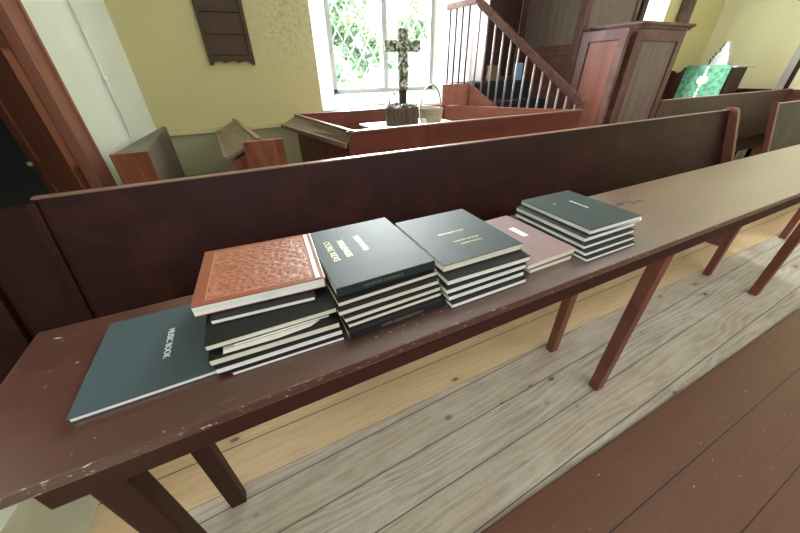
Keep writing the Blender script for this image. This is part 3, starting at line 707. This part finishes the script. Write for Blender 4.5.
# dark seat behind the stairs on the landing
r = thing('settle', 'dark wooden high-backed seat behind the balusters', 'seat', (2.8,3.25,0))
P('backrest', 'dark', r, (2.46,3.07,3.262,3.29,1.20,2.9)); P('side_panel', 'dark', r, (2.46,2.49,3.05,3.262,1.20,2.9))
P('seat', 'greyboard', r, (2.49,3.07,3.06,3.262,1.20,1.24))
bm = B(); box(bm, 2.50, 2.66, 3.00, 3.05, 1.20, 1.34, bev=.006); tag(obj('hassock', bm, 'shelf', org=(2.58,3.02,1.2)), 'small grey-brown box on the landing behind the balusters', 'box')
bm = B(); box(bm, 2.87, 2.96, 2.99, 3.05, 1.198, 1.36, bev=.012); tag(obj('cushion', bm, 'blue', org=(2.91,3.0,1.2)), 'light blue cushion standing behind the stair balusters', 'cushion')

# ------------------------------------------------------------ pulpit and reading desk
r = thing('pulpit', 'tall panelled wooden pulpit rising out of the picture', 'pulpit', (3.5,2.9,0))
X = 3.10
P('body_panel', 'pulpitgrey', r, (X+.012,X+.03,2.49,3.28,1.50,2.9)); P('body_panel', 'pulpit', r, (X+.012,X+.03,2.49,3.28,0,1.42))
P('front_board', 'pulpitgrey', r, (X+.03,3.95,2.482,2.50,0,2.9))
P('stile', 'pulpit', r, (X,X+.03,3.19,3.285,0,2.9)); P('stile', 'pulpit', r, (X,X+.06,2.466,2.55,0,2.9)); P('stile', 'pulpit', r, (3.80,3.84,2.466,2.50,0,2.9)); P('stile', 'dark', r, (3.86,3.93,2.45,2.51,0,2.9))
P('mid_rail', 'pulpit', r, (X,X+.03,2.54,3.20,1.41,1.50)); P('top_rail', 'pulpit', r, (X,X+.03,2.54,3.20,2.75,2.9))
r = thing('reading_desk', 'lower red panelled reading desk with grey front and moulded cornice', 'desk', (3.5,2.2,0))
P('side_panel', 'pulpitred', r, (X+.012,X+.03,2.06,2.43,.3,1.5))
P('stile', 'pulpit', r, (X,X+.035,2.02,2.09,0,1.58)); P('stile', 'pulpit', r, (X,X+.035,2.37,2.458,0,1.58)); P('rail', 'pulpit', r, (X,X+.035,2.08,2.38,1.50,1.58)); P('rail', 'pulpit', r, (X,X+.035,2.08,2.38,.05,.3))
P('front_panel', 'pulpitgrey', r, (3.30,3.84,2.012,2.03,.2,1.50))
P('stile', 'pulpit', r, (3.19,3.31,2.0,2.04,0,1.575)); P('stile', 'pulpit', r, (3.82,3.90,2.0,2.04,0,1.575)); P('rail', 'pulpit', r, (3.30,3.83,2.0,2.04,1.49,1.575))
P('side_board', 'pulpit', r, (3.19,3.21,2.04,2.44,0,1.575)); P('side_board', 'pulpit', r, (3.88,3.90,2.04,2.44,0,1.575))
P('cornice', 'pulpit', r, (3.185,3.925,1.985,2.44,1.575,1.590),(3.175,3.935,1.975,2.44,1.590,1.60),(3.165,3.945,1.965,2.44,1.60,1.62))
bm = B(); prism(bm, [(6.02,3.2),(6.2,3.2),(6.2,3.29),(6.02,3.29)], 0, ZC-.01, .004)
tag(obj('wooden_post', bm, 'greyboard', org=(6.1,3.25,0)), 'dark wooden post against the wall behind the reading desk', 'post')

# ------------------------------------------------------------ altar end
r = thing('altar_table', 'dark altar table with pale top at the right wall', 'table', (6.5,2.76,0))
P('body', 'dark', r, (6.33,6.75,2.50,3.02,0,1.27)); P('top', 'whitep', r, (6.29,6.78,2.44,3.03,1.27,1.285))
bm = B()
A = [V(6.285,3.03,1.30),V(6.285,2.50,1.30),V(6.22,2.48,.62),V(6.22,3.02,.62)]
loft(bm, A, [p+V(.006,0,0) for p in A]); loft(bm, [V(6.285,3.03,1.294),V(6.285,2.5,1.294),V(6.5,2.5,1.294),V(6.5,3.03,1.294)],[V(6.285,3.03,1.30),V(6.285,2.5,1.30),V(6.5,2.5,1.30),V(6.5,3.03,1.30)])
fr = tag(obj('altar_frontal', bm, 'green', org=(6.28,2.76,1.30)), 'green damask cloth with a white flowery cross hanging from the altar', 'altar cloth')
bm = B()
def fp(u, v, d=.004): # u: across from centre, v: down
    return V(6.285-.065*v/.68-d, 2.765-u, 1.30-v)
def ell(u, v, ru, rv):
    pts = [fp(u+ru*math.cos(a), v+rv*math.sin(a)) for a in [2*math.pi*k/12 for k in range(12)]]
    loft(bm, pts, [p+V(.003,0,0) for p in pts])
for v in (.03,.07,.11,.25,.30,.35,.40): ell(0, v, .014, .022)
for k in range(8): a = k*math.pi/4; ell(.045*math.cos(a), .18+.04*math.sin(a), .022, .02)
ell(0,.18,.02,.02)
obj('embroidery', bm, 'paper', fr)
bm = B(); pts = [(3.05,0),(3.05,1.285),(3.08,1.28),(3.12,1.22),(3.17,1.20),(3.22,1.235),(3.27,1.235),(3.27,0)]
prism(bm, pts, 6.33, 6.37, .003, axis='x'); tag(obj('scalloped_screen', bm, 'dark', org=(6.35,3.15,0)), 'dark wooden screen with scalloped top left of the green altar cloth', 'screen')
# carved ornament
def flame(bm, dx, dy, x, t, shift=0):
    pts = [(.13,0),(.12,.04),(.135,.075),(.10,.09),(.115,.12),(.085,.13),(.095,.17),(.06,.155),(.045,.19),(.062,.215),(.035,.235),(.03,.275),(.0,.30),(-.02,.27),(-.045,.28),(-.035,.24),(-.06,.22),(-.05,.19),(-.075,.17),(-.06,.15),(-.10,.14),(-.085,.10),(-.11,.07),(-.10,.03),(-.12,0)]
    prism(bm, [(2.72+p*.85+dx, 1.3015+q*.92+dy) for p, q in pts], x, x+t, .003, axis='x')
r = thing('carved_ornament', 'small white leafy carved ornament with black edges on the altar', 'ornament', (6.45,2.72,1.3015))
bm = B(); flame(bm, 0, 0, 6.42, .03); obj('carving', bm, 'whitep', r)
bm = B(); flame(bm, .035, 0, 6.455, .012); obj('backing', bm, 'slate', r)  # dark offset copy of the carving stands in for its shadow

# ------------------------------------------------------------ hymn board on the north wall
r = thing('hymn_board', 'dark oak hymn board with horizontal rails and a scalloped foot on the wall', 'hymn board', (.1,3.27,1.4))
x0, x1, zb, zt_ = -.075, .262, 1.375, 2.35
P('backboard', 'board', r, (x0+.02,x1-.02,YN-.018,YN-.002,zb+.04,zt_))
P('stile', 'board', r, (x0,x0+.03,YN-.035,YN-.002,zb+.0,zt_)); P('stile', 'board', r, (x1-.03,x1,YN-.035,YN-.002,zb+.0,zt_))
for k in range(7): zz = zb+.065+k*.135; P('rail', 'board', r, (x0+.03,x1-.03,YN-.03,YN-.018,zz,zz+.014), bev=.002)
bm = B(); n = 24; w_ = x1-x0-.03; low = [(x0+.015+w_*k/n, zb+.012+.018*abs(math.sin(3*math.pi*k/n))*(1 if k%8 else .3)) for k in range(n+1)]
prism(bm, low+[(x1-.015,zb+.06),(x0+.015,zb+.06)], YN-.04, YN-.02, .001, axis='y'); obj('scalloped_rail', bm, 'board', r)
